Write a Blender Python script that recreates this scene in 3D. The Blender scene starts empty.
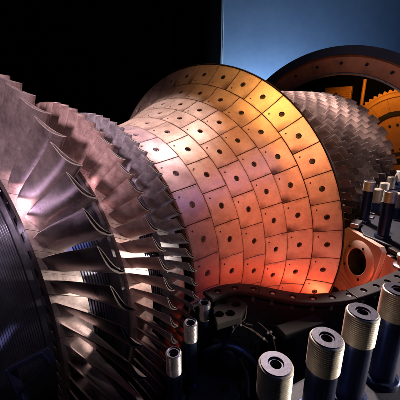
import bpy, bmesh, math, random
from mathutils import Vector, Matrix
random.seed(7)
S = 1.2                                   # metres per modelling unit
R = math.radians
scene = bpy.context.scene
COL = scene.collection

# ------------------------------------------------------------------ camera
CAM = Vector((-1.5378, -1.3921, 0.7091)); YAW, PIT, FPX = 0.7078, 0.2781, 281.43
fw = Vector((math.cos(YAW)*math.cos(PIT), math.sin(YAW)*math.cos(PIT), -math.sin(PIT)))
rt = Vector((math.sin(YAW), -math.cos(YAW), 0)); upv = rt.cross(fw)
cd = bpy.data.cameras.new('camera'); cam = bpy.data.objects.new('camera', cd); COL.objects.link(cam)
cd.sensor_width = 36; cd.lens = 36*FPX/400; cd.clip_start = 0.02; cd.clip_end = 200
m3 = Matrix((rt, upv, -fw)).transposed()
cam.matrix_world = Matrix.Translation(CAM*S) @ m3.to_4x4()
scene.camera = cam

# ------------------------------------------------------------------ world, lamps, exposure
w = bpy.data.worlds.new('World'); scene.world = w; w.use_nodes = True
w.node_tree.nodes['Background'].inputs[0].default_value = (0.10, 0.12, 0.22, 1)
w.node_tree.nodes['Background'].inputs[1].default_value = 0.02

def lamp(name, kind, loc, target, power, color, size=0.3, spot=60, blend=0.6):
    d = bpy.data.lights.new(name, kind); d.energy = power; d.color = color
    if kind == 'AREA':
        d.shape = 'DISK'; d.size = size*S
    else:
        d.shadow_soft_size = size*S*0.5
    if kind == 'SPOT':
        d.spot_size = R(spot); d.spot_blend = blend
    o = bpy.data.objects.new(name, d); COL.objects.link(o)
    o.location = Vector(loc)*S
    o.rotation_euler = (Vector(target)-Vector(loc)).to_track_quat('-Z', 'Y').to_euler()
    return o
lamp('key_lamp', 'SPOT', (1.9, 0.35, 3.1), (0.45, -0.2, 0.75), 2200, (1.0, 0.80, 0.74), 0.4, 60, 0.5)
lamp('pink_lamp', 'SPOT', (-2.35, -1.35, 1.40), (-1.20, -0.30, 0.72), 820, (1.0, 0.71, 0.76), 0.14, 32, 0.8)
lamp('overhead_lamp', 'SPOT', (-1.45, -1.38, 2.5), (-1.22, -0.50, 0.42), 270, (1.0, 0.74, 0.76), 0.07, 21, 0.8)
lamp('amber_lamp', 'SPOT', (-1.0, -0.95, 2.25), (0.06, -0.58, 0.80), 230, (1.0, 0.49, 0.11), 0.8, 36, 0.9)
lamp('orange_lamp', 'SPOT', (-1.45, -1.65, 1.35), (-0.20, -0.62, 0.42), 235, (1.0, 0.34, 0.14), 0.4, 37, 0.8)
lamp('red_lamp', 'SPOT', (-1.45, -1.60, 1.25), (-0.16, -0.78, 0.02), 190, (1.0, 0.09, 0.04), 0.3, 25, 0.9)
lamp('combustor_lamp', 'POINT', (-0.06, -1.08, -0.36), (0, 0, 0), 3.0, (1.0, 0.12, 0.05), 0.06)
lamp('compressor_fill', 'SPOT', (0.35, 0.55, 3.1), (1.42, 0.0, 0.98), 11000, (1.0, 0.79, 0.72), 0.08, 29, 0.6)  # added spot without a known source, brightens the compressor blades
lamp('stud_lamp', 'SPOT', (0.25, -2.6, 0.30), (-0.83, -1.33, 0.15), 420, (1.0, 0.86, 0.70), 0.15, 27, 0.6)
lamp('flange_lamp', 'SPOT', (2.2, -3.0, 0.55), (1.3, -1.05, 0.03), 420, (1.0, 0.82, 0.76), 0.12, 15, 0.5)
lamp('wire_fill', 'SPOT', (-1.55, -2.0, 1.7), (-0.67, -0.95, -0.1), 75, (1.0, 0.9, 0.86), 0.08, 5.5, 0.8)  # added narrow spot, only there to brighten the wires
lamp('disc_lamp', 'SPOT', (3.45, -0.35, 1.33), (4.25, -0.45, 0.75), 42, (1.0, 0.45, 0.07), 0.08, 125, 0.6)
lamp('backdrop_lamp', 'SPOT', (4.66, 2.22, 0.1), (5.2, 2.75, 1.2), 1050, (0.60, 0.78, 1.0), 0.3, 150, 0.9)
lamp('backdrop_lamp', 'SPOT', (5.75, 0.90, 0.1), (6.6, 1.5, 1.4), 300, (0.42, 0.62, 1.0), 0.3, 150, 0.9)
lamp('blue_fill_lamp', 'AREA', (0.5, -3.0, 2.6), (-0.6, -1.2, 0.0), 14, (0.25, 0.35, 1.0), 0.8)

vs = scene.view_settings
vs.view_transform = 'Standard'; vs.look = 'None'; vs.exposure = 0; vs.gamma = 1; vs.use_curve_mapping = False

# ------------------------------------------------------------------ materials
def mat(name, col, rough=0.45, metal=0.8, var=0.25, scale=9, col2=None, rvar=0.12, bump=0.15, bscale=120, objrand=0.12, spec=0.5):
    m = bpy.data.materials.new(name); m.use_nodes = True
    nt = m.node_tree; N = nt.nodes; L = nt.links; b = N['Principled BSDF']
    tc = N.new('ShaderNodeTexCoord'); oi = N.new('ShaderNodeObjectInfo')
    off = N.new('ShaderNodeVectorMath'); off.operation = 'MULTIPLY_ADD'
    cmb = N.new('ShaderNodeCombineXYZ')
    for i in range(3): L.new(oi.outputs['Random'], cmb.inputs[i])
    L.new(cmb.outputs[0], off.inputs[0]); off.inputs[1].default_value = (17, 31, 23)
    L.new(tc.outputs['Object'], off.inputs[2])
    n1 = N.new('ShaderNodeTexNoise'); n1.inputs['Scale'].default_value = scale; n1.inputs['Detail'].default_value = 6; n1.inputs['Roughness'].default_value = 0.65
    L.new(off.outputs[0], n1.inputs['Vector'])
    rmp = N.new('ShaderNodeMapRange'); rmp.inputs[1].default_value = 0.36; rmp.inputs[2].default_value = 0.64
    n0 = N.new('ShaderNodeTexNoise'); n0.inputs['Scale'].default_value = scale*7; n0.inputs['Detail'].default_value = 8; n0.inputs['Roughness'].default_value = 0.75
    L.new(off.outputs[0], n0.inputs['Vector'])
    av = N.new('ShaderNodeMix'); av.data_type = 'FLOAT'; av.inputs['Factor'].default_value = 0.45
    L.new(n1.outputs['Fac'], av.inputs['A']); L.new(n0.outputs['Fac'], av.inputs['B']); L.new(av.outputs['Result'], rmp.inputs[0])
    mix = N.new('ShaderNodeMix'); mix.data_type = 'RGBA'
    c2 = col2 or tuple(c*(1-var*2) for c in col)
    mix.inputs['A'].default_value = (*c2, 1); mix.inputs['B'].default_value = (*col, 1)
    L.new(rmp.outputs[0], mix.inputs['Factor'])
    hsv = N.new('ShaderNodeHueSaturation')
    vr = N.new('ShaderNodeMapRange'); vr.inputs[3].default_value = 1-objrand; vr.inputs[4].default_value = 1+objrand
    L.new(oi.outputs['Random'], vr.inputs[0]); L.new(vr.outputs[0], hsv.inputs['Value'])
    L.new(mix.outputs['Result'], hsv.inputs['Color']); L.new(hsv.outputs[0], b.inputs['Base Color'])
    n2 = N.new('ShaderNodeTexNoise'); n2.inputs['Scale'].default_value = bscale; n2.inputs['Detail'].default_value = 4
    L.new(off.outputs[0], n2.inputs['Vector'])
    rr = N.new('ShaderNodeMapRange'); rr.inputs[3].default_value = rough-rvar; rr.inputs[4].default_value = rough+rvar
    L.new(n1.outputs['Fac'], rr.inputs[0]); L.new(rr.outputs[0], b.inputs['Roughness'])
    b.inputs['Metallic'].default_value = metal; b.inputs['Specular IOR Level'].default_value = spec
    if bump:
        bp = N.new('ShaderNodeBump'); bp.inputs['Strength'].default_value = bump; bp.inputs['Distance'].default_value = 0.003
        L.new(n2.outputs['Fac'], bp.inputs['Height']); L.new(bp.outputs[0], b.inputs['Normal'])
    m['hsv'] = 1
    return m
M = {}
M['blade'] = mat('blade_steel', (0.50, 0.42, 0.43), 0.30, 0.92, col2=(0.22, 0.17, 0.18), scale=11, bump=0.05)
M['bladeB'] = mat('blade_scaled', (0.50, 0.37, 0.36), 0.42, 0.75, col2=(0.22, 0.13, 0.13), scale=26, bump=0.06)
M['bladeC'] = mat('blade_grey', (0.42, 0.42, 0.47), 0.38, 0.8, col2=(0.16, 0.15, 0.19), scale=30)
M['comp'] = mat('compressor_steel', (0.62, 0.53, 0.50), 0.30, 0.75, col2=(0.34, 0.27, 0.26), scale=12, objrand=0.2)
M['tip'] = mat('rubbed_tip', (0.13, 0.10, 0.10), 0.6, 0.4, col2=(0.03, 0.025, 0.025), scale=60)
M['disc'] = mat('rotor_steel', (0.10, 0.095, 0.11), 0.38, 0.85, col2=(0.045, 0.042, 0.055), scale=6)
M['groove'] = mat('sealing_steel', (0.22, 0.23, 0.30), 0.22, 0.95, col2=(0.12, 0.12, 0.18), scale=5, bump=0.05)
M['liner'] = mat('liner_black', (0.02, 0.017, 0.016), 0.8, 0.2, bump=0.1)
M['hole'] = mat('bolt_dark', (0.035, 0.028, 0.025), 0.5, 0.6, col2=(0.015, 0.012, 0.012))
M['grey_bolt'] = mat('bolt_grey', (0.20, 0.18, 0.19), 0.45, 0.7, col2=(0.06, 0.05, 0.055), scale=60)
M['pin'] = mat('pin_and_hole_dark', (0.03, 0.02, 0.018), 0.6, 0.3)
M['casing'] = mat('casing_paint', (0.018, 0.022, 0.040), 0.58, 0.2, col2=(0.008, 0.009, 0.016), scale=5)
M['flange'] = mat('flange_steel', (0.032, 0.024, 0.025), 0.58, 0.25, col2=(0.014, 0.011, 0.012), scale=8)
M['thread'] = mat('thread_steel', (0.62, 0.58, 0.50), 0.42, 0.4, col2=(0.38, 0.34, 0.29), scale=20, objrand=0.05)
M['shaft'] = mat('shaft_blued', (0.05, 0.07, 0.16), 0.30, 0.8, col2=(0.022, 0.03, 0.075), scale=10)
M['endface'] = mat('end_face_blued_dim', (0.06, 0.06, 0.09), 0.48, 0.5, col2=(0.015, 0.015, 0.028), scale=14)  # blued finish, colour darkened further so the stud tops look unlit
M['copper'] = mat('copper_plate', (0.72, 0.48, 0.40), 0.45, 0.3, col2=(0.55, 0.33, 0.26), scale=7)
M['bright'] = mat('bright_steel', (0.6, 0.58, 0.6), 0.3, 0.9, col2=(0.4, 0.38, 0.42), scale=16)
M['orange'] = mat('orange_paint', (0.66, 0.29, 0.06), 0.5, 0.1, col2=(0.45, 0.17, 0.03), scale=6)
M['navy'] = mat('navy_paint', (0.035, 0.05, 0.10), 0.45, 0.2, col2=(0.02, 0.03, 0.06), scale=4)
M['brown'] = mat('brown_primer', (0.36, 0.12, 0.05), 0.5, 0.2, col2=(0.13, 0.04, 0.02), scale=5)
M['wire'] = mat('wire_tan', (0.35, 0.24, 0.17), 0.5, 0.3)
M['white'] = mat('bead_white', (0.7, 0.7, 0.66), 0.3, 0.1)
M['curtain'] = mat('black_cloth', (0.006, 0.006, 0.007), 0.95, 0.0, spec=0.1, bump=0)
M['bluewall'] = mat('blue_wall_paint', (0.19, 0.29, 0.45), 0.7, 0.0, col2=(0.145, 0.235, 0.385), scale=0.9, objrand=0, bump=0.1, bscale=40)
M['floor'] = mat('floor_concrete', (0.05, 0.05, 0.052), 0.8, 0.0, bump=0.2, bscale=30)

def tile_mat(soot, c1=(0.68, 0.52, 0.45), c2=(0.46, 0.32, 0.26)):
    m = mat('heat_shield_tile', c1, 0.42, 0.5, col2=c2, scale=9, objrand=0.10, bump=0.1, bscale=90)
    nt = m.node_tree; N = nt.nodes; L = nt.links; b = N['Principled BSDF']
    src = b.inputs['Base Color'].links[0].from_socket
    uv = N.new('ShaderNodeUVMap'); uv.uv_map = 'UVMap'
    sp = N.new('ShaderNodeSeparateXYZ'); L.new(uv.outputs[0], sp.inputs[0])
    def math_(op, a, bb=None):
        n = N.new('ShaderNodeMath'); n.operation = op
        for i, v in enumerate((a, bb)):
            if v is None: continue
            if isinstance(v, (int, float)): n.inputs[i].default_value = v
            else: L.new(v, n.inputs[i])
        return n.outputs[0]
    ax = math_('ABSOLUTE', math_('SUBTRACT', sp.outputs[0], 0.5)); ay = math_('ABSOLUTE', math_('SUBTRACT', sp.outputs[1], 0.5))
    mx = math_('MAXIMUM', ax, ay)                       # 0.5 at the tile's edge
    oi = [n for n in N if n.type == 'OBJECT_INFO'][0]
    nz = N.new('ShaderNodeTexNoise'); nz.inputs['Scale'].default_value = 3.2; nz.inputs['Detail'].default_value = 5; nz.noise_dimensions = '4D'
    L.new(uv.outputs[0], nz.inputs['Vector']); L.new(math_('MULTIPLY', oi.outputs['Random'], 50.0), nz.inputs['W'])
    e = math_('ADD', mx, math_('MULTIPLY', math_('SUBTRACT', nz.outputs['Fac'], 0.5), 0.30))
    mr = N.new('ShaderNodeMapRange'); mr.inputs[1].default_value = 0.43; mr.inputs[2].default_value = 0.57; mr.inputs[4].default_value = 0.75
    L.new(e, mr.inputs[0])
    cu = math_('MULTIPLY', math_('SUBTRACT', 1.0, sp.outputs[0]), 1.5); cv = math_('MULTIPLY', sp.outputs[1], 0.75)
    dc = math_('SQRT', math_('ADD', math_('MULTIPLY', cu, cu), math_('MULTIPLY', cv, cv)))
    dc = math_('ADD', dc, math_('MULTIPLY', math_('SUBTRACT', nz.outputs['Fac'], 0.5), 0.25))
    ms = N.new('ShaderNodeMapRange'); ms.inputs[1].default_value = 0.30+0.18*soot; ms.inputs[2].default_value = 0.04; ms.inputs[4].default_value = 1.0
    L.new(dc, ms.inputs[0])
    sm = math_('MULTIPLY', ms.outputs[0], math_('ADD', 0.25, math_('MULTIPLY', oi.outputs['Random'], soot)))
    tot = math_('MINIMUM', math_('MAXIMUM', mr.outputs[0], sm), 0.95)
    mix = N.new('ShaderNodeMix'); mix.data_type = 'RGBA'; mix.inputs['B'].default_value = (0.055, 0.03, 0.024, 1)
    L.new(tot, mix.inputs['Factor']); L.new(src, mix.inputs['A']); L.new(mix.outputs['Result'], b.inputs['Base Color'])
    return m
M['tile'] = tile_mat(0.45); M['rim_tile'] = tile_mat(1.1); M['first_tile'] = tile_mat(0.3, (0.58, 0.43, 0.43), (0.38, 0.26, 0.28))

# ------------------------------------------------------------------ mesh helpers
def me(name, verts, faces, smooth=40, uvs=None):
    d = bpy.data.meshes.new(name)
    d.from_pydata([tuple(c*S for c in v) for v in verts], [], faces); d.validate()
    bm = bmesh.new(); bm.from_mesh(d); bmesh.ops.recalc_face_normals(bm, faces=bm.faces); bm.to_mesh(d); bm.free()
    if smooth:
        d.polygons.foreach_set('use_smooth', [True]*len(d.polygons)); d.set_sharp_from_angle(angle=R(smooth))
    return d
def obj(name, data, m, parent=None, loc=(0,0,0), rot=(0,0,0)):
    o = bpy.data.objects.new(name, data); COL.objects.link(o)
    if data is not None and m is not None:
        if not data.materials: data.materials.append(m)
    o.location = Vector(loc)*S; o.rotation_euler = rot
    if parent: o.parent = parent
    return o
def tag(o, label, cat, group=None):
    o['label'] = label; o['category'] = cat
    if group: o['group'] = group
    return o
def empty(name, loc=(0,0,0), rot=(0,0,0)):
    o = bpy.data.objects.new(name, None); COL.objects.link(o); o.location = Vector(loc)*S; o.rotation_euler = rot
    o.empty_display_size = 0.1
    return o
def pol(x, r, t): return (x, -r*math.sin(t), r*math.cos(t))
def revolve(prof, t0, t1, n, closed=False):
    """prof: (x, r) list swept about the rotor axis from angle t0 to t1; closed joins the profile's ends"""
    full = abs(t1-t0) > 2*math.pi-1e-6
    cols = n if full else n+1
    V = []; F = []; k = len(prof)
    for i in range(cols):
        t = t0+(t1-t0)*i/n
        for x, r in prof: V.append(pol(x, r, t))
    pk = k if closed else k-1
    for i in range(n):
        a = i*k; b = ((i+1) % cols)*k
        for j in range(pk):
            j2 = (j+1) % k
            F.append((a+j, b+j, b+j2, a+j2))
    if closed and not full:
        F.append(tuple(range(k))); F.append(tuple((cols-1)*k+j for j in range(k)))
    return V, F
def lathe(prof, n=40):
    """(r, z) profile about the vertical; ends with r=0 close"""
    V = []; F = []; k = len(prof)
    for i in range(n):
        t = 2*math.pi*i/n
        for r, z in prof: V.append((r*math.cos(t), r*math.sin(t), z))
    for i in range(n):
        a = i*k; b = ((i+1) % n)*k
        for j in range(k-1): F.append((a+j, b+j, b+j+1, a+j+1))
    return V, F
def prism(poly, z0, z1):
    n = len(poly)
    V = [(x, y, z0) for x, y in poly]+[(x, y, z1) for x, y in poly]
    F = [tuple(range(n))[::-1], tuple(range(n, 2*n))]+[(i, (i+1) % n, n+(i+1) % n, n+i) for i in range(n)]
    return V, F
def box(x0, x1, y0, y1, z0, z1):
    return prism([(x0,y0),(x1,y0),(x1,y1),(x0,y1)], z0, z1)
def join(*parts):
    V = []; F = []
    for v, f in parts:
        o = len(V); V += v; F += [tuple(i+o for i in q) for q in f]
    return V, F
def bevel(o, wd, seg=2):
    b = o.modifiers.new('bevel', 'BEVEL'); b.width = wd*S; b.segments = seg; b.limit_method = 'ANGLE'; b.angle_limit = R(35)
    return o
def drill(o, pts, r, z0, z1, n=20):
    """real holes: cut upright cylinders at (x, y) out of an object's own mesh, then drop the cutter"""
    parts = []
    for x, y in pts:
        v, f = prism([(x+r*math.cos(2*math.pi*i/n), y+r*math.sin(2*math.pi*i/n)) for i in range(n)], z0, z1); parts.append((v, f))
    c = bpy.data.objects.new('cutter', me('cutter', *join(*parts), 0)); COL.objects.link(c)
    c.location = o.location
    b = o.modifiers.new('holes', 'BOOLEAN'); b.operation = 'DIFFERENCE'; b.object = c; b.solver = 'EXACT'
    bpy.context.view_layer.update()
    new = bpy.data.meshes.new_from_object(o.evaluated_get(bpy.context.evaluated_depsgraph_get()))
    o.modifiers.clear(); o.data = new
    bpy.data.objects.remove(c)
    return o
def tube(pts, r, n=8):
    P = [Vector(p) for p in pts]; V = []; F = []
    for i, p in enumerate(P):
        d = (P[min(i+1, len(P)-1)]-P[max(i-1, 0)]).normalized()
        a = d.orthogonal().normalized(); b = d.cross(a)
        if i:
            a = (pa-d*pa.dot(d)).normalized(); b = d.cross(a)
        pa = a
        for j in range(n):
            t = 2*math.pi*j/n; V.append(tuple(p+r*(a*math.cos(t)+b*math.sin(t))))
    for i in range(len(P)-1):
        for j in range(n): F.append((i*n+j, i*n+(j+1) % n, (i+1)*n+(j+1) % n, (i+1)*n+j))
    F.append(tuple(range(n))); F.append(tuple((len(P)-1)*n+j for j in range(n)))
    return V, F

# ------------------------------------------------------------------ setting: floor, backdrop
o = obj('floor', me('floor', *box(-8, 14, -9, 12, -1.72, -1.7), 0), M['floor']); o['kind'] = 'structure'
def at(px, py, depth):
    return CAM + depth*(fw+rt*(px-200)/FPX+upv*(200-py)/FPX)
def backdrop(name, px0, px1, depth, material, folds=0.0):
    a = at(px0, 100, depth); b = at(px1, 100, depth); V = []; F = []
    n = 120; d = (b-a); d.z = 0; nrm = Vector((-d.y, d.x, 0)).normalized()
    for th in (0, 1):
        for i in range(n+1):
            p = a+d*i/n+nrm*(folds*math.sin(i*0.9)*(1+0.4*math.sin(i*0.31))+th*0.05)
            V += [(p.x, p.y, -1.7), (p.x, p.y, 6.5)]
    for i in range(n):
        F.append((2*i, 2*i+2, 2*i+3, 2*i+1))
        k = 2*(n+1); F.append((k+2*i, k+2*i+2, k+2*i+3, k+2*i+1))
    k = 2*(n+1)
    F += [(0, 1, k+1, k), (2*n, 2*n+1, k+2*n+1, k+2*n)]
    return obj(name, me(name, V, F), material)
o = backdrop('wall', 150, 620, 7.2, M['bluewall']); o['kind'] = 'structure'
tag(backdrop('curtain', -420, 220, 6.6, M['curtain'], 0.05), 'black hanging cloth filling the dark upper left background', 'curtain')
a = at(221.6, 100, 7.08)
tag(obj('backdrop_post', me('backdrop_post', *lathe([(0, -1.7), (0.016, -1.7), (0.016, 6.4), (0, 6.4)], 12)), M['white'], None, (a.x, a.y, 0)),
    'thin upright metal post where black cloth meets blue wall', 'post')

# ------------------------------------------------------------------ rotor with turbine blades
rotor = empty('turbine_rotor')
tag(rotor, 'long bladed rotor of turbine and compressor wheels lying along the machine', 'rotor')
def blade_geo(N, xr, xt, r0, r1, dthr, dtht, lean, cam_r, cam_t, th_r, th_t, nsec=7, nc=12, groove=True, flip=1, plat=(0.012, 0.014), root=True):
    """a blade standing at angle 0: xr/xt = (trailing x, leading x) at root/tip, dth = leading minus trailing angle,
    lean = tip trailing angle minus root trailing angle; with platform and root block"""
    V = []; F = []
    def sec(f, shrink=0.0, rr=None):
        r = r0+(r1-r0)*f if rr is None else rr
        e = f*f*(3-2*f)*0.5+f*0.5
        xa = xr[0]+(xt[0]-xr[0])*e; xb = xr[1]+(xt[1]-xr[1])*e
        dt = dthr+(dtht-dthr)*e; ta = lean*e
        cm = cam_r+(cam_t-cam_r)*e; th = th_r+(th_t-th_r)*e
        A = Vector((xa, ta*r)); B = Vector((xb, (ta+dt)*r)); ch = B-A; nn = Vector((-ch.y, ch.x)).normalized()*flip
        L = ch.length; up_ = []; lo = []
        for i in range(nc+1):
            c = 0.5-0.5*math.cos(math.pi*i/nc)
            p = A+ch*c+nn*(c**1.7*(1-c)/0.1827*cm*L)
            h = th*L*(1.9*math.sqrt(max(1-c, 0)*1.0)*c**0.75*1.25+0.10*(1 if 0 < i < nc else 0.55))*(1-shrink)
            up_.append(p+nn*h); lo.append(p-nn*h*0.75)
        loop = up_+lo[::-1]
        cen = A+ch*0.5+nn*(cm*L*0.66)
        if shrink: loop = [cen+(q-cen)*(1-shrink*0.25) for q in loop]
        return [pol(q.x, r, q.y/r) for q in loop]
    blade_geo.tip = None
    k = 2*(nc+1)
    for i in range(nsec): V += sec(i/(nsec-1))
    for i in range(nsec-1):
        for j in range(k): F.append((i*k+j, i*k+(j+1) % k, (i+1)*k+(j+1) % k, (i+1)*k+j))
    top = (nsec-1)*k
    t_a = len(F)
    if groove:
        V += sec(1.0, 0.38); V += sec(1.0, 0.38, r1-0.010)
        for a_, b_ in ((top, top+k), (top+k, top+2*k)):
            for j in range(k): F.append((a_+j, a_+(j+1) % k, b_+(j+1) % k, b_+j))
        top += 2*k
    for j in range(nc): F.append((top+j, top+j+1, top+k-2-j, top+k-1-j))
    t_b = len(F)
    # platform: a curved slab skewed with the root chord
    W = 2*math.pi/N*0.982; x0 = xr[0]-plat[0]; x1 = xr[1]+plat[1]; sk = dthr*0.9; na = 4; tk = 0.030
    off = dthr*0.5
    b0 = len(V)
    for rr in (r0+0.001, r0-tk):
        for ix in range(2):
            x = (x0, x1)[ix]; s = (-0.5, 0.5)[ix]*sk
            for ia in range(na+1): V.append(pol(x, rr, off+s+(ia/na-0.5)*W))
    q = na+1
    for ia in range(na):
        F.append((b0+ia, b0+ia+1, b0+q+ia+1, b0+q+ia)); F.append((b0+2*q+ia, b0+2*q+ia+1, b0+3*q+ia+1, b0+3*q+ia))
        F.append((b0+ia, b0+ia+1, b0+2*q+ia+1, b0+2*q+ia)); F.append((b0+q+ia, b0+q+ia+1, b0+3*q+ia+1, b0+3*q+ia))
    for e_ in (0, na): F.append((b0+e_, b0+q+e_, b0+3*q+e_, b0+2*q+e_))
    if root:                                       # fir-tree shaped neck under the platform
        prof = [(0.42, tk-0.002), (0.30, 0.045), (0.36, 0.055), (0.22, 0.072), (0.28, 0.082), (0.10, 0.10)]
        b0 = len(V)
        for ix in range(2):
            x = (x0+0.004, x1-0.004)[ix]; s = off+(-0.5, 0.5)[ix]*sk
            pr = [(-w_, d_) for w_, d_ in prof]+[(w_, d_) for w_, d_ in prof[::-1]]
            for w_, d_ in pr: V.append(pol(x, r0-d_, s+w_*W))
        n_ = 2*len(prof)
        F.append(tuple(b0+i for i in range(n_))); F.append(tuple(b0+n_+i for i in range(n_)))
        for i in range(n_): F.append((b0+i, b0+(i+1) % n_, b0+n_+(i+1) % n_, b0+n_+i))
    return V, F, (t_a, t_b)
def merged_ring(V, F, tips, angles):
    VV = []; FF = []
    for t in angles:
        c, s = math.cos(t), math.sin(t); o_ = len(VV)
        VV += [(x, y*c-z*s, y*s+z*c) for x, y, z in V]; FF += [tuple(i+o_ for i in f) for f in F]
    return VV, FF
def tipped(mesh, material, nf, tips):
    mesh.materials.append(material); mesh.materials.append(M['tip'])
    for p in mesh.polygons:
        if tips[0] <= p.index % nf < tips[1]: p.material_index = 1
    return mesh
def wheel(name, prof, geo, N, th0, material, bname, lo, hi, dmat='disc'):
    d = obj(name, me(name, *revolve(prof, 0, 2*math.pi, 128, True), 35), M[dmat], rotor)
    V, F, tips = geo; mesh = tipped(me(bname, V, F, 38), material, len(F), tips); rest = []
    for i in range(N):
        t = (th0+i*2*math.pi/N+math.pi) % (2*math.pi)-math.pi
        if lo <= t <= hi:
            obj(bname, mesh, material, d, rot=(t+random.uniform(-.0012, .0012), 0, 0))
        else: rest.append(t)
    if rest:
        r_ = obj(bname+'_remainder', tipped(me(bname+'_rest', *merged_ring(V, F, tips, rest), 38), material, len(F), tips), material, d); r_['kind'] = 'stuff'
    return d
# row of longest blades
gA = blade_geo(53, (-1.262, -1.180), (-1.217, -1.166), 0.598, 0.880, R(6.4), R(5.9), R(2.6), 0.12, 0.13, 0.065, 0.07)
wheel('turbine_disc', [(-1.268, 0.49), (-1.268, 0.545), (-1.172, 0.545), (-1.172, 0.49)], gA, 53, R(25.9), M['blade'], 'turbine_blade', R(-32), R(118))
gB = blade_geo(69, (-1.014, -0.945), (-0.985, -0.947), 0.626, 0.785, R(5.2), R(4.6), R(1.0), 0.11, 0.15, 0.07, 0.07)
wheel('turbine_disc', [(-1.050, 0.48), (-1.050, 0.606), (-1.046, 0.612), (-1.031, 0.612), (-1.029, 0.606), (-1.029, 0.57), (-0.937, 0.57), (-0.937, 0.48)], gB, 69, R(37.5), M['bladeB'], 'turbine_blade', R(-32), R(112))
gC = blade_geo(78, (-0.838, -0.775), (-0.823, -0.782), 0.637, 0.742, R(4.5), R(3.9), R(0.8), 0.11, 0.15, 0.08, 0.08)
wheel('turbine_disc', [(-0.845, 0.48), (-0.845, 0.58), (-0.765, 0.58), (-0.765, 0.48)], gC, 78, R(43.1), M['bladeC'], 'turbine_blade', R(-32), R(112))
# sealing drums with turned grooves
def grooves(x0, x1, r, depth, pitch):
    P = []; x = x0
    while x < x1-1e-6:
        P += [(x, r), (x+pitch*0.55, r), (x+pitch*0.6, r-depth), (x+pitch*0.95, r-depth)]; x += pitch
    return P+[(x1, r)]
pr = grooves(-1.9, -1.312, 0.588, 0.005, 0.0060)
obj('sealing_drum', me('sealing_drum', *revolve([(-1.9, 0.3)]+pr+[(-1.310, 0.592), (-1.296, 0.592), (-1.296, 0.52), (-1.269, 0.52), (-1.269, 0.3)], 0, 2*math.pi, 160, True), 30), M['groove'], rotor)
pr = grooves(-1.171, -1.051, 0.545, 0.008, 0.010)
obj('sealing_drum', me('sealing_drum_b', *revolve([(-1.171, 0.3)]+pr+[(-1.051, 0.3)], 0, 2*math.pi, 128, True), 30), M['groove'], rotor)
pr = grooves(-0.936, -0.847, 0.585, 0.008, 0.010)
obj('sealing_drum', me('sealing_drum_c', *revolve([(-0.936, 0.3)]+pr+[(-0.846, 0.3)], 0, 2*math.pi, 128, True), 30), M['groove'], rotor)
obj('shaft', me('shaft', *revolve([(-0.764, 0.0), (-0.764, 0.58), (-0.70, 0.58), (-0.70, 0.48), (0.6, 0.48), (0.6, 0.0)], 0, 2*math.pi, 64), 30), M['disc'], rotor)

# compressor rows
XC = [0.70, 0.815, 0.935, 1.06, 1.19, 1.325, 1.465, 1.61, 1.765, 1.93, 2.11, 2.299]
drum = obj('compressor_drum', me('compressor_drum', *revolve([(0.602, 0.3), (0.602, 0.846), (1.4, 0.81), (2.42, 0.745), (2.42, 0.3)], 0, 2*math.pi, 96, True), 30), M['disc'], rotor)
for i, x in enumerate(XC):
    f = i/(len(XC)-1); r1 = 0.955+0.09*f**1.2; r0 = 0.862-0.10*f; N = round(58-20*f); ch = 0.066+0.045*f; pt = 2*math.pi/N
    g = blade_geo(N, (x-ch*0.5, x+ch*0.5), (x-ch*0.36, x+ch*0.36), r0, r1, pt*0.52, pt*0.66, R(0.4), 0.10, 0.09, 0.07, 0.055, nsec=4, nc=6, groove=False, flip=-1, plat=(0.004, 0.004), root=False)
    mesh = me('compressor_blade', g[0], g[1], 38); rest = []
    for j in range(N):
        t = (R(28)+(i % 2)*0.5*2*math.pi/N+j*2*math.pi/N+math.pi) % (2*math.pi)-math.pi
        if R(2) <= t <= R(100): obj('compressor_blade', mesh, M['comp'], drum, rot=(t, 0, 0))
        else: rest.append(t)
    r_ = obj('compressor_blade_remainder', me('comp_rest', *merged_ring(*g, rest), 38), M['comp'], drum); r_['kind'] = 'stuff'

# ------------------------------------------------------------------ combustor hub lined with heat shield tiles
hub = empty('combustor_hub')
tag(hub, 'flared trumpet-shaped combustor hub lined with copper-coloured heat shield tiles', 'combustor')
P = [(-0.6284, 0.6621), (-0.4842, 0.6998), (-0.3497, 0.7508), (-0.2309, 0.8092), (-0.1037, 0.8855), (0.0, 1.0)]
P = [(-0.780, 0.640)]+P+[(0.086, 1.134)]
def prof_at(s):                                    # s = 0 at the centre of the first ring
    s += 1; i = max(1, min(len(P)-3, int(math.floor(s)))); u = s-i
    out = []
    for c in range(2):
        p0, p1, p2, p3 = (P[i+k][c] for k in (-1, 0, 1, 2))
        out.append(0.5*(2*p1+(p2-p0)*u+(2*p0-5*p1+4*p2-p3)*u*u+(3*p1-p0-3*p2+p3)*u**3))
    return out
def prof_end(s):                                   # linear beyond the spline's knots
    if s < 0:
        a, b = prof_at(0.0), prof_at(0.02); return [a[c]+(b[c]-a[c])*s/0.02 for c in (0, 1)]
    if s > 5:
        a, b = prof_at(4.98), prof_at(5.0); bend = (s-5)**2
        return [b[0]+(b[0]-a[0])*(s-5)/0.02-0.012*bend, b[1]+(b[1]-a[1])*(s-5)/0.02+0.016*bend]
    return prof_at(s)
def prof_n(s, h):
    a = prof_end(s-0.01); b = prof_end(s+0.01); dx, dr = b[0]-a[0], b[1]-a[1]; l = math.hypot(dx, dr)
    p = prof_end(s); return p[0]-dr/l*h, p[1]+dx/l*h       # h outward
lin = [prof_n(-0.56+6.08*i/48, -0.020) for i in range(49)]
lin2 = [prof_n(-0.56+6.08*i/48, -0.050) for i in range(49)][::-1]
obj('liner', me('liner', *revolve(lin+lin2, 0, 2*math.pi, 128, True), 40), M['liner'], hub)
rim = [prof_n(5.515, 0.001), prof_n(5.545, 0.001), prof_n(5.545, -0.03), prof_n(5.515, -0.03)]
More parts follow.
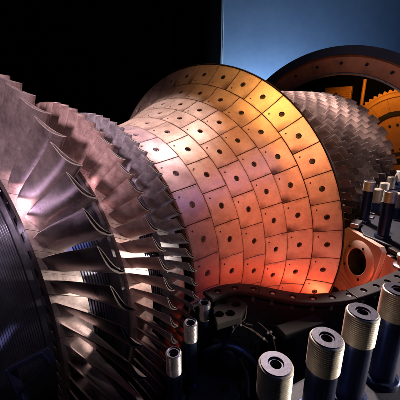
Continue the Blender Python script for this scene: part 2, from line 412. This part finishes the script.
obj('rim', me('rim', *revolve(rim, 0, 2*math.pi, 160, True), 40), M['liner'], hub)
obj('back_shell', me('back_shell', *revolve([(0.03, 1.035), (0.20, 1.00), (0.53, 0.93), (0.53, 0.86), (0.2, 0.9), (0.03, 0.95)], 0, 2*math.pi, 96, True), 40), M['liner'], hub)
NT = [25, 26, 28, 32, 33, 40]; PH = [88.06, 91.36, 94.31, 98.23, 97.89, 96.38]
HR = 0.0155
def tile_mesh(k):
    d = 2*math.pi/NT[k]; r = prof_end(k)[1]; wd = r*d; ln = 0.149
    ga = 1-0.0034/wd; gb = 1-0.0034/ln
    na = 40; rings = [0.0, 0.30, 0.62, 0.90, 1.0]
    V = []; F = []; UV = []
    def surf(a, b, h):
        x, rr = prof_n(k+b, h); return pol(x, rr, a*d)
    def edge(j):
        t = 2*math.pi*(j+0.5)/na; c, s = math.cos(t), math.sin(t); m_ = max(abs(c), abs(s)); return c/m_*0.5, s/m_*0.5, c, s
    # snap the boundary sample next to each corner onto the corner
    pts = []
    for j in range(na):
        ea, eb, c, s = edge(j); pts.append([ea, eb, c, s])
    for ca, cb in ((.5,.5),(-.5,.5),(-.5,-.5),(.5,-.5)):
        j = min(range(na), key=lambda q: (pts[q][0]-ca)**2+(pts[q][1]-cb)**2); pts[j][0], pts[j][1] = ca, cb
    def add(a, b, h): V.append(surf(a, b, h)); UV.append((a+0.5, b+0.5))
    lev = []
    def loop(fn):
        lev.append(len(V))
        for j in range(na): fn(*pts[j])
    loop(lambda ea, eb, c, s: add(c*HR/wd, s*HR/ln, -0.012))
    for q in rings:
        h = -0.0012 if q == 1.0 else (-0.0006 if q == 0.0 else 0.0)
        def fn(ea, eb, c, s, q=q, h=h):
            a0, b0 = c*HR/wd, s*HR/ln; e = 1.0 if q == 1.0 else q
            sc = 1.0 if q == 1.0 else (0.984 if q == 0.90 else 1.0)
            qq = 1.0 if q >= 0.90 else q
            add(a0+(ea*ga*sc-a0)*qq, b0+(eb*gb*sc-b0)*qq, h)
        loop(fn)
    loop(lambda ea, eb, c, s: add(ea*ga, eb*gb, -0.018))
    for l in range(len(lev)-1):
        for j in range(na): F.append((lev[l]+j, lev[l]+(j+1) % na, lev[l+1]+(j+1) % na, lev[l+1]+j))
    dta = me('tile', V, F, 16)
    ul = dta.uv_layers.new(name='UVMap')
    for lp in dta.loops: ul.data[lp.index].uv = UV[lp.vertex_index]
    return dta
def disc_at(k, a, b, rad, h0, h1, n=16, socket=0.0):
    d = 2*math.pi/NT[k]; r = prof_end(k)[1]; wd = r*d; ln = 0.149; V = []; F = []
    rings = [(1.0, h0), (1.0, h1), (0.82, h1+0.0012)]
    if socket: rings += [(socket, h1+0.0012), (socket*0.92, h1-0.004)]
    for q, h in rings:
        for j in range(n):
            t = 2*math.pi*j/n; x, rr = prof_n(k+b+math.sin(t)*rad*q/ln, h)
            V.append(pol(x, rr, (a+math.cos(t)*rad*q/wd)*d))
    for l in range(len(rings)-1):
        for j in range(n): F.append((l*n+j, l*n+(j+1) % n, (l+1)*n+(j+1) % n, (l+1)*n+j))
    F.append(tuple((len(rings)-1)*n+j for j in range(n)))
    return V, F
for k in range(6):
    tm = tile_mesh(k)
    bm_ = me('tile_bolt', *disc_at(k, 0, 0, HR*0.86, -0.02, -0.0055, 18, 0.45), 40)
    pm = me('tile_hole_dot', *disc_at(k, -0.31, -0.32, 0.0048, -0.004, 0.0003, 10), 40)  # dark discs whose colour stands in for the shade in small holes
    for j in range(NT[k]):
        t = (R(PH[k])+j*2*math.pi/NT[k]+math.pi) % (2*math.pi)-math.pi
        if not R(-75) <= t <= R(128): continue
        tl = obj('tile', tm, M[('first_tile', 'tile', 'tile', 'tile', 'rim_tile', 'rim_tile')[k]], hub, rot=(t, 0, 0)); tl.location.x = random.uniform(-.0012, .0012)*S
        tl.rotation_euler.y = random.uniform(-.0008, .0008)
        obj('tile_bolt', bm_, M['hole' if k else 'grey_bolt'], tl); obj('tile_hole_dot', pm, M['pin'], tl)

# ------------------------------------------------------------------ lower half of the outer combustor shell with its split flange
shell = empty('combustor_shell')
tag(shell, 'dark lower half of the outer combustor shell with bolted split flange', 'shell')
IP = [(-0.80, 0.70), (-0.675, 0.729), (-0.585, 0.785), (-0.526, 0.878), (-0.462, 1.035), (-0.357, 1.146), (-0.236, 1.217), (-0.062, 1.291), (0.10, 1.345), (0.22, 1.33), (0.30, 1.25)]
def offset(poly, d):
    out = []
    for i, (x, r) in enumerate(poly):
        a = poly[max(i-1, 0)]; b = poly[min(i+1, len(poly)-1)]; dx, dr = b[0]-a[0], b[1]-a[1]; l = math.hypot(dx, dr)
        out.append((x-dr/l*d, r+dx/l*d))
    return out
def resample(poly, n=5):
    Q = [poly[0]]+poly+[poly[-1]]; out = []
    for i in range(1, len(Q)-2):
        for k in range(n):
            u = k/n; out.append(tuple(0.5*(2*Q[i][c]+(Q[i+1][c]-Q[i-1][c])*u+(2*Q[i-1][c]-5*Q[i][c]+4*Q[i+1][c]-Q[i+2][c])*u*u+(3*Q[i][c]-Q[i-1][c]-3*Q[i+1][c]+Q[i+2][c])*u**3) for c in (0, 1)))
    return out+[poly[-1]]
IP = resample(IP)
OP = offset(IP, 0.035)
MP = offset(IP, 0.012)
obj('inner_lining', me('inner_lining', *revolve(IP+MP[::-1], R(92.2), R(267.8), 72, True), 40), M['copper'], shell)
MP = offset(IP, 0.0125)
obj('shell_wall', me('shell_wall', *revolve(MP+OP[::-1], R(92.2), R(267.8), 72, True), 40), M['casing'], shell)
FO = offset(IP, 0.066)
def strip(i0, i1, side, nm):
    ring = IP[i0:i1+1]+FO[i0:i1+1][::-1]
    o_ = obj('flange', me('flange', *prism([(x, side*r) for x, r in ring], -0.020, 0.0), 0), M['flange'], shell)
    bevel(o_, 0.004); return o_
MID = offset(IP, 0.034)
def along(poly, s):
    for i in range(len(poly)-1):
        a = Vector(poly[i]); b = Vector(poly[i+1]); l = (b-a).length
        if s <= l: return a+(b-a)*s/l
        s -= l
    return Vector(poly[-1])
holes = [along(MID, 0.125+0.082*i) for i in range(12)]
bolt_me = me('flange_bolt', *lathe([(0, -0.008), (0.0085, -0.008), (0.0100, -0.0095), (0.0100, -0.06), (0, -0.06)], 16), 40)
for side in (-1, 1):
    for i0, i1 in ((3, 15), (15, 27), (27, 50)):
        f1 = strip(i0, i1, side, '')
        if i0 == 15: f1.location.z -= 0.003*S
        bpy.context.view_layer.update()
        drill(f1, [(p.x, p.y*side) for p in holes], 0.0145, -0.05, 0.03)
    for p in holes: obj('flange_bolt', bolt_me, M['bright'], shell, (p.x, side*p.y, 0.0))

# burner end wall: copper plates with a port each
wall = empty('burner_wall')
tag(wall, 'copper-red burner plate ring with large round dark ports behind flared rim', 'burner wall')
NB = 20; EW0, EW1 = (0.525, 0.965), (0.285, 1.228)
def plate_geo():
    d = 2*math.pi/NB*0.988; na = 48; V = []; F = []
    dx, dr = EW1[0]-EW0[0], EW1[1]-EW0[1]; L = math.hypot(dx, dr); nx, nr = -dr/L, dx/L     # faces the turbine and the axis
    rm = (EW0[1]+EW1[1])/2; W = rm*d
    def sp(a, b, h):                                # a across (units), b along (units)
        f = 0.5+b/L; x = EW0[0]+dx*f+nx*h; r = EW0[1]+dr*f+nr*h; return pol(x, r, a/rm)
    lev = []
    def loop(fn):
        lev.append(len(V))
        for j in range(na):
            t = 2*math.pi*(j+0.5)/na; c, s = math.cos(t), math.sin(t); V.append(sp(*fn(c, s)))
    hr = 0.086; cb = 0.022
    loop(lambda c, s: (c*hr, s*hr+cb, 0.006)); loop(lambda c, s: (c*hr, s*hr+cb, 0.010)); loop(lambda c, s: (c*(hr+.005), s*(hr+.005)+cb, 0.014))
    loop(lambda c, s: (c*(hr+.042), s*(hr+.042)+cb, 0.010)); loop(lambda c, s: (c*(hr+.054), s*(hr+.054)+cb, 0.0))
    def sq(c, s, k=1.0):
        m_ = max(abs(c), abs(s)); return (c/m_*W/2*k, s/m_*L/2*k)
    loop(lambda c, s: (*sq(c, s, .985), 0.0)); loop(lambda c, s: (*sq(c, s), -0.003)); loop(lambda c, s: (*sq(c, s), -0.03))
    for l in range(len(lev)-1):
        for j in range(na): F.append((lev[l]+j, lev[l]+(j+1) % na, lev[l+1]+(j+1) % na, lev[l+1]+j))
    pins = []
    for (a, b) in ((-0.105, 0.045), (-0.06, -0.075), (0.08, -0.06), (0.085, 0.095)):
        o_ = len(pins)
        for h in (0.0, 0.0145):
            for j in range(10): pins.append(sp(a+0.009*math.cos(j*.6283), b+0.009*math.sin(j*.6283), h))
    PF = []
    for q in range(4):
        o_ = q*20
        PF += [(o_+j, o_+(j+1) % 10, o_+10+(j+1) % 10, o_+10+j) for j in range(10)]+[tuple(o_+10+j for j in range(10))]
    back = []; 
    for h in (0.008, -0.30):
        for j in range(na):
            t = 2*math.pi*j/na; back.append(sp(math.cos(t)*(hr-.001), math.sin(t)*(hr-.001)+cb, h))
    return (V, F), (pins, PF), (back, [tuple(range(na, 2*na))]+[(j, (j+1) % na, na+(j+1) % na, na+j) for j in range(na)])
g1, g2, g3 = plate_geo()
pm1 = me('port_plate', *g1, 35); pm2 = me('plate_pins', *g2, 35); pm3 = me('port_interior', *g3, 0)
for j in range(5):
    t = R(99.4)+j*2*math.pi/NB
    pl = obj('port_plate', pm1, M['copper'], wall, rot=(t, 0, 0))
    obj('plate_pins', pm2, M['pin'], pl); obj('port_interior', pm3, M['liner'], pl)

# ------------------------------------------------------------------ main lower casing with the deck the studs stand on
case = empty('machine_casing')
tag(case, 'heavy dark blue lower machine casing whose flat deck carries the studs', 'casing')
INN = [(-1.9, -0.98), (-1.30, -1.06), (-1.07, -1.12), (-0.70, -1.27), (-0.25, -1.43), (0.12, -1.45), (0.30, -1.33), (0.42, -1.10), (0.70, -0.99), (1.2, -1.02), (2.5, -1.09), (3.0, -1.12)]
OUT = [(3.0, -1.36), (1.2, -1.30), (0.75, -1.28), (0.5, -1.75), (-0.2, -1.95), (-0.9, -1.75), (-1.9, -1.45)]
for side in (1, -1):
    o_ = obj('deck', me('deck', *prism([(x, y*side) for x, y in INN+OUT], -0.16, 0.0), 0), M['casing'], case); bevel(o_, 0.008)
    IW = [(x, y-0.035) for x, y in INN]; OW = [(x, y-0.09) for x, y in INN][::-1]
    obj('casing_wall', me('casing_wall', *prism([(x, y*side) for x, y in IW+OW], -1.55, -0.161), 0), M['casing'], case)
obj('casing_floor', me('casing_floor', *box(-1.9, 3.0, -1.5, 1.5, -1.62, -1.551), 0), M['casing'], case)

# turbine vane carrier, lower half (near the blades)
car = empty('vane_carrier')
tag(car, 'black lower vane carrier beneath turbine blades with drilled split flange', 'carrier')
cp = [(-1.34, 0.965), (-1.10, 0.915), (-1.02, 0.83), (-0.88, 0.80), (-0.82, 0.775), (-0.78, 0.765)]
co = [(-0.78, 0.80), (-0.82, 0.83), (-0.88, 0.86), (-1.02, 0.89), (-1.10, 0.975), (-1.34, 1.03)]
obj('carrier_wall', me('carrier_wall', *revolve(cp+co, R(112), R(248), 60, True), 40), M['casing'], car)
fl = [(-1.8, -1.0), (-1.34, -0.955), (-1.10, -0.90), (-0.90, -0.80), (-0.70, -0.745), (-0.66, -0.78), (-0.62, -0.86), (-0.72, -0.95), (-0.95, -1.0), (-1.34, -1.045), (-1.8, -1.03)]
for side in (1, -1):
    o_ = obj('carrier_flange', me('carrier_flange', *prism([(x, y*side) for x, y in fl], -0.40, -0.31), 0), M['casing'], car); bevel(o_, 0.006)
hole_me = me('drilled_hole', *lathe([(0.022, -0.004), (0.022, 0.0012), (0.0185, 0.0012), (0.0175, 0.0003), (0, 0.0003)], 20), 40)
for x, y in ((-0.70, -0.82), (-0.75, -0.87), (-0.82, -0.90), (-0.88, -0.95), (-1.0, -0.96), (-0.68, -0.89)):
    obj('drilled_hole', hole_me, M['hole'], car, (x, y, -0.309))

# ------------------------------------------------------------------ studs
def thread_prof(r, z0, z1, pitch, depth):
    Pz = []; z = z0
    while z < z1-pitch*0.5:
        Pz += [(r-depth, z), (r, z+pitch*0.42), (r, z+pitch*0.58)]; z += pitch
    return Pz+[(r-depth, z1)]
def make_stud(r, h, tl, pitch=0.0052, bore=0.26, n=48):
    rb = r*bore
    th = lathe([(r*0.9, h-tl)]+thread_prof(r, h-tl+0.001, h-r*0.10, pitch, pitch*0.34)+[(r*0.88, h-0.0022), (r*0.80, h-0.0022)], n)
    ef = lathe([(r*0.885, h-0.0020), (r*0.86, h), (rb*1.75, h), (rb*1.55, h-0.004), (rb*1.25, h-0.004), (rb*1.15, h-0.010), (rb, h-0.011), (rb, h-0.07), (0, h-0.07)], n)
    sh = lathe([(0, 0.0), (r*1.28, 0.0), (r*1.28, 0.014), (r*1.2, 0.018), (r*0.93, 0.018), (r*0.93, h-tl-0.008), (r*0.88, h-tl-0.0005), (0, h-tl-0.0005)], n)
    return me('threaded_end', *th, 30), me('shaft', *sh, 30), me('end_face', *ef, 30)
def stud(name, x, y, z, meshes, label, group, m1='thread', m2='shaft'):
    e = empty(name, (x, y, z), (0, 0, random.uniform(0, 6.28))); tag(e, label, 'stud', group)
    obj('threaded_end', meshes[0], M[m1], e); obj('shaft', meshes[1], M[m2], e); obj('end_face', meshes[2], M['endface'], e)
    return e
def onz(px, py, z):
    d = fw+rt*(px-200)/FPX+upv*(200-py)/FPX; s = (z-CAM.z)/d.z; return CAM+d*s
G = 'tall studs along the casing deck'
for px, py, h, lab in ((276, 363, 0.215, 'large threaded stud nearest the camera at bottom edge, left of three other big studs'),
                       (327, 337, 0.243, 'second large threaded stud along the deck, counted from the bottom edge'),
                       (363, 311, 0.268, 'third large threaded stud along the deck, below the round copper port'),
                       (399, 289, 0.290, 'large threaded stud cut off by the right edge of the picture')):
    p = onz(px, py, h); stud('stud', p.x, p.y, 0.0005, make_stud(0.037, h, 0.084), lab, G)
for px, py, h, lab in ((370, 181, 0.30, 'tall dark stud in front of the compressor, left one of a pair'),
                       (391, 191, 0.30, 'tall dark stud right of another, standing above the round port')):
    p = onz(px, py, h); stud('stud', p.x, p.y, 0.0005, make_stud(0.036, h, 0.07), lab, 'studs beside the compressor')
G2 = 'small studs beside the turbine blades'
for px, py, h, lab in ((173.5, 352, 0.30, 'small dark stud lowest of three beside turbine blade tips'),
                       (190.5, 322, 0.30, 'small dark stud in the middle of three beside turbine blades'),
                       (204.5, 302, 0.30, 'small dark stud uppermost of three, touching the tiled hub outline')):
    p = onz(px, py, -0.01); stud('stud', p.x, p.y, -0.3095, make_stud(0.026, h, 0.08, 0.0055, 0.5, 32), lab, G2, 'bright', 'shaft')

# ------------------------------------------------------------------ capped nuts and small fittings on the compressor flange
def nut_meshes():
    hexa = [(0.052*math.cos(R(60*i)), 0.052*math.sin(R(60*i))) for i in range(6)]
    return me('nut_body', *prism(hexa, 0.008, 0.085), 0), me('stud_end', *lathe([(0, 0.0855), (0.036, 0.0855), (0.036, 0.185), (0.031, 0.192), (0, 0.192)], 20), 35), me('washer', *lathe([(0, 0), (0.062, 0), (0.062, 0.008), (0, 0.008)], 24), 35)
nm = nut_meshes()
spots = [(0.98, -1.06, 'standing just right of the left tall stud, nearest of the line'), (1.27, -1.065, 'second in the line running back along the compressor'),
         (1.62, -1.07, 'third in the line running back along the compressor'), (2.05, -1.085, 'fourth in the line, near the right edge of the picture'),
         (0.92, -1.195, 'cut by the right edge, just beyond the right-hand tall stud')]
for x, y, lab in spots:
    e = empty('flange_nut', (x, y, 0.0005), (0, 0, random.uniform(0, 1))); tag(e, 'pale capped stud nut '+lab, 'nut', 'nuts on the compressor flange')
    obj('nut_body', nm[0], M['shaft'], e); obj('stud_end', nm[1], M['thread'], e); obj('washer', nm[2], M['bright'], e)

# ------------------------------------------------------------------ intake ring, toothed disc and yellow plant behind the compressor
ring = empty('intake_ring', (0, 0, 0))
tag(ring, 'huge dark navy ring arching behind the compressor with brown inner face', 'ring')
obj('outer_flange', me('outer_flange', *revolve([(2.95, 1.57), (2.95, 1.68), (3.12, 1.68), (3.12, 1.57)], 0, 2*math.pi, 160, True), 35), M['navy'], ring)
obj('inner_cone', me('inner_cone', *revolve([(2.97, 1.568), (3.02, 1.55), (3.10, 1.36), (3.16, 1.36), (3.12, 1.568)], 0, 2*math.pi, 160, True), 35), M['brown'], ring)
obj('inner_edge', me('inner_edge', *revolve([(3.085, 1.335), (3.085, 1.358), (3.17, 1.358), (3.17, 1.335)], 0, 2*math.pi, 160, True), 35), M['bright'], ring)
obj('inlet_backing', me('inlet_backing', *revolve([(3.171, 1.46), (5.0, 1.6), (5.0, 0.0), (5.03, 0.0), (5.03, 1.63), (3.171, 1.5)], 0, 2*math.pi, 96), 35), M['curtain'], ring)  # intake interior added as black backing, keeps the ring's opening dark
rb = me('ring_bolt', *revolve([(2.93, 0.0), (2.93, 0.018), (2.952, 0.018)], 0, 2*math.pi, 10), 35)
for i in range(28):
    t = 2*math.pi*i/28+0.06
    if R(-70) < t < R(95) or t > R(290):
        x, y, z = pol(0.085, 1.47, t); obj('ring_bolt', rb, M['liner'], ring, (x, y, z))

dsk = empty('toothed_disc', (4.3, -0.74, 0.42))
tag(dsk, 'orange painted disc with saw-toothed edge standing behind the compressor', 'disc')
def gear(r0, r1, n, x0, x1):
    poly = []
    for i in range(n):
        t = 2*math.pi*i/n; poly += [(r0, t), (r1, t+0.3*2*math.pi/n), (r1, t+0.5*2*math.pi/n)]
    k = len(poly); V = []; F = []
    for x in (x0, x1):
        for r, t in poly: V.append(pol(x, r, t))
    F = [tuple(range(k)), tuple(range(k, 2*k))]+[(i, (i+1) % k, k+(i+1) % k, k+i) for i in range(k)]
    return V, F
obj('toothed_plate', me('toothed_plate', *gear(0.75, 0.79, 64, 0, 0.06), 0), M['orange'], dsk)
obj('rim_band', me('rim_band', *revolve([(-0.022, 0.66), (-0.022, 0.72), (-0.012, 0.735), (-0.0005, 0.735), (-0.0005, 0.65), (-0.012, 0.65)], 0, 2*math.pi, 96, True), 35), M['orange'], dsk)
for i in range(18):
    obj('rib', me('rib', *box(-0.016, -0.0005, -0.012, 0.012, 0.44, 0.645), 0) if i == 0 else bpy.data.meshes['rib'], M['orange'], dsk, rot=(i*2*math.pi/18, 0, 0))
obj('collar', me('collar', *revolve([(-0.03, 0.36), (-0.03, 0.42), (-0.001, 0.43), (-0.001, 0.36)], 0, 2*math.pi, 64, True), 35), M['liner'], dsk)
hubp = obj('hub_plate', me('hub_plate', *revolve([(-0.05, 0.0), (-0.05, 0.25), (-0.04, 0.26), (-0.001, 0.26)], 0, 2*math.pi, 48), 35), M['orange'], dsk)
hb = me('hub_bolt', *revolve([(-0.07, 0.0), (-0.07, 0.018), (-0.049, 0.018)], 0, 2*math.pi, 10), 35)
for i in range(12):
    x, y, z = pol(0, 0.21, 2*math.pi*i/12); obj('hub_bolt', hb, M['liner'], hubp, (0, y, z))
obj('stand', me('stand', *box(0.07, 0.20, -0.2, 0.2, -1.72, 0.1), 0), M['navy'], dsk)
pn = empty('machine_cabinet', (4.5, 0.3, -1.40)); tag(pn, 'yellow machine cabinet glimpsed under the dark ring, left of the orange disc', 'cabinet')
bevel(obj('panel_face', me('panel_face', *box(-0.05, 0.05, -0.22, 0.25, 0.0, 2.70), 0), M['orange'], pn), 0.01)
for i in range(9):
    obj('louvre', me('louvre', *box(-0.066, -0.0505, -0.19, -0.02, 0, 0.018), 0) if i == 0 else bpy.data.meshes['louvre'], M['orange'], pn, (0, 0, 2.40+0.032*i))
obj('panel_trim', me('panel_trim', *box(-0.07, -0.051, 0.02, 0.05, 0.1, 2.6), 0), M['liner'], pn)
yp = empty('yellow_post', (4.3, -0.15, -1.40)); tag(yp, 'narrow yellow upright post between yellow panel and orange disc', 'post')
obj('post_tube', me('post_tube', *lathe([(0, 0.02), (0.028, 0.02), (0.028, 2.78), (0, 2.78)], 16), 35), M['orange'], yp)
obj('post_foot', me('post_foot', *lathe([(0, 0), (0.08, 0), (0.08, 0.02), (0, 0.02)], 16), 35), M['orange'], yp)

# ------------------------------------------------------------------ sensor wires with white beads in the dark gap
wr = empty('sensor_wires', tuple(onz(255, 322, -0.12)))
tag(wr, 'tangle of thin tan wires with white beads in the dark gap', 'wires')
base = Vector(onz(255, 322, -0.12))
def wire(pp, zs, r=0.0022):
    pts = [Vector(onz(px, py, z))-base for (px, py), z in zip(pp, zs)]
    fine = []
    for i in range(len(pts)-1):
        for q in range(4): fine.append(pts[i].lerp(pts[i+1], q/4)+Vector((random.uniform(-1, 1), random.uniform(-1, 1), random.uniform(-1, 1)))*0.0012)
    fine.append(pts[-1]); obj('wire', me('wire', *tube(fine, r, 6), 60), M['wire'], wr)
wire([(232, 333), (238, 324), (245, 319), (247, 306)], [-.13, -.11, -.09, -.06], 0.003)
wire([(236, 322), (244, 326), (252, 330), (262, 338)], [-.12, -.10, -.11, -.14])
wire([(238, 318), (246, 324), (253, 325)], [-.11, -.09, -.10])
wire([(258, 322), (266, 329), (273, 336), (276, 352)], [-.10, -.10, -.11, -.16])
wire([(250, 328), (258, 334), (268, 342)], [-.11, -.11, -.14])
bead = me('bead', *lathe([(0, -0.006), (0.0042, -0.0042), (0.006, 0), (0.0042, 0.0042), (0, 0.006)], 12), 80)
for px, py, z in ((234, 321, -.1), (236, 317, -.1), (233, 327, -.1), (241, 325, -.1), (268, 333, -.1), (271, 332, -.1), (274, 338, -.1), (264, 339, -.1)):
    obj('bead', bead, M['white'], wr, tuple(Vector(onz(px, py, z))-base))

# ------------------------------------------------------------------ drilled plate, clamp blocks and hoses in the gap
dp = empty('drilled_plate', tuple(onz(222, 308, -0.03))); tag(dp, 'small dark plate with round holes at the foot of the tiled hub', 'plate')
b0 = Vector(onz(222, 308, -0.03))
pp_ = [Vector(onz(px, py, -0.03))-b0 for px, py in ((213, 308), (217, 296), (232, 294), (247, 303), (241, 317), (217, 324))]
bevel(obj('plate_body', me('plate_body', *prism([(q.x, q.y) for q in pp_], -0.03, 0.0), 0), M['liner'], dp), 0.004)
bpy.context.view_layer.update()
pb_ = [c_ for c_ in COL.objects if c_.parent == dp][0]; par = pb_.parent; pb_.parent = None
drill(pb_, [tuple((Vector(onz(px, py, -0.03))-b0).xy) for px, py in ((223, 301), (236, 304), (230, 313), (219, 314))], 0.020, -0.1, 0.05); pb_.parent = par
obj('plate_bracket', me('plate_bracket', *box(-0.012, 0.022, -0.012, 0.02, -1.52, -0.0305), 0), M['casing'], dp)
cbk = empty('clamp_bracket', tuple(onz(300, 324, -0.06))); tag(cbk, 'dark flat clamp bracket in the gap left of the second big stud', 'bracket')
bevel(obj('bracket_plate', me('bracket_plate', *box(-0.09, 0.10, -0.028, 0.028, -0.03, 0.0), 0), M['liner'], cbk, rot=(0, 0, -0.5)), 0.004)
bevel(obj('bracket_foot', me('bracket_foot', *box(-0.03, 0.03, -0.02, 0.02, -1.49, -0.0305), 0), M['casing'], cbk, rot=(0, 0, -0.5)), 0.004)
for lab, pts, r_, mt in (('thick dark blue hose curving through the gap behind the nearest big stud', ((205, 352, -.2), (225, 345, -.16), (248, 356, -.2), (262, 376, -.28), (268, 398, -.34)), 0.016, 'shaft'),
                         ('thin dark hose looping along the casing below the tangle of wires', ((214, 340, -.14), (232, 348, -.2), (246, 372, -.26), (248, 398, -.3)), 0.009, 'casing'),
                         ('dark pipe running under the split flange towards the copper port', ((258, 322, -.2), (285, 326, -.16), (312, 318, -.15), (345, 305, -.16)), 0.014, 'shaft')):
    P0 = [Vector(onz(*q)) for q in pts]; fine = []
    for i in range(len(P0)-1):
        for k in range(6):
            u = k/6; a0 = P0[max(i-1, 0)]; a1 = P0[i]; a2 = P0[i+1]; a3 = P0[min(i+2, len(P0)-1)]
            fine.append(0.5*(2*a1+(a2-a0)*u+(2*a0-5*a1+4*a2-a3)*u*u+(3*a1-a0-3*a2+a3)*u**3))
    fine.append(P0[-1]); tag(obj('hose' if 'hose' in lab else 'pipe', me('hose', *tube(fine, r_, 12), 60), M[mt]), lab, 'hose' if 'hose' in lab else 'pipe')

# ------------------------------------------------------------------ blue frame by the lower left corner
fr = empty('lifting_frame', (-1.36, -0.80, 0.0))
tag(fr, 'dark blue rectangular metal frame at the lower left corner beside rotor', 'frame')

cor = [at(px, py, 0.72) for px, py in ((10, 369), (44, 352), (51, 361), (20, 392))]
org = Vector((-1.36, -0.80, 0.0))
def bar(a, b, wd, dp):
    a = Vector(a); b = Vector(b); d = (b-a).normalized(); n1 = fw.cross(d).normalized(); V = []
    for p in (a, b):
        for i, j in ((-1, -1), (1, -1), (1, 1), (-1, 1)): V.append(tuple(p+n1*wd*i+fw*dp*j-org))
    return V, [(0, 1, 2, 3), (4, 5, 6, 7), (0, 1, 5, 4), (1, 2, 6, 5), (2, 3, 7, 6), (3, 0, 4, 7)]
for i, wd in enumerate((0.0055, 0.006, 0.0022, 0.004)):
    a, b = cor[i], cor[(i+1) % 4]; e_ = (b-a).normalized()*0.004
    bevel(obj('frame_bar', me('frame_bar', *bar(a-e_, b+e_, wd, 0.012+0.001*i), 0), M['shaft'], fr), 0.0015)
foot = Vector((cor[3].x-0.03, -1.015, -0.309))
bevel(obj('support_leg', me('support_leg', *bar(cor[3], foot, 0.012, 0.010), 0), M['shaft'], fr), 0.002)

# ------------------------------------------------------------------ compressor carrier blocks, fitting at the right edge
cc = empty('compressor_carrier'); tag(cc, 'bright steel split flange blocks beside the compressor blades', 'carrier')
x = 0.50
for i in range(14):
    wdt = random.uniform(0.06, 0.13); y1 = -0.985-0.03*max(0, (x-0.6)/1.8)-0.012; hgt = random.choice((0.012, 0.03, 0.05, 0.02))
    o_ = obj('carrier_block', me('carrier_block', *box(x, x+wdt, y1-random.uniform(0.05, 0.11), y1, 0.001, hgt), 0), M['bright'], cc); bevel(o_, 0.004)
    x += wdt+random.uniform(0.02, 0.07)
p = onz(396, 266, 0.0); ft = empty('pipe_fitting', (p.x, p.y-0.03, 0.0005)); tag(ft, 'short bright pipe fitting at the right edge near the copper port', 'fitting')
obj('fitting_body', me('fitting_body', *lathe([(0, 0), (0.045, 0), (0.045, 0.012), (0.030, 0.016), (0.030, 0.05), (0, 0.05)], 28), 35), M['bright'], ft)
obj('fitting_cap', me('fitting_cap', *lathe([(0, 0.0505), (0.036, 0.0505), (0.036, 0.068), (0.026, 0.075), (0.014, 0.075), (0.012, 0.06), (0, 0.06)], 28), 35), M['thread'], ft)

print('objects', len(bpy.data.objects))
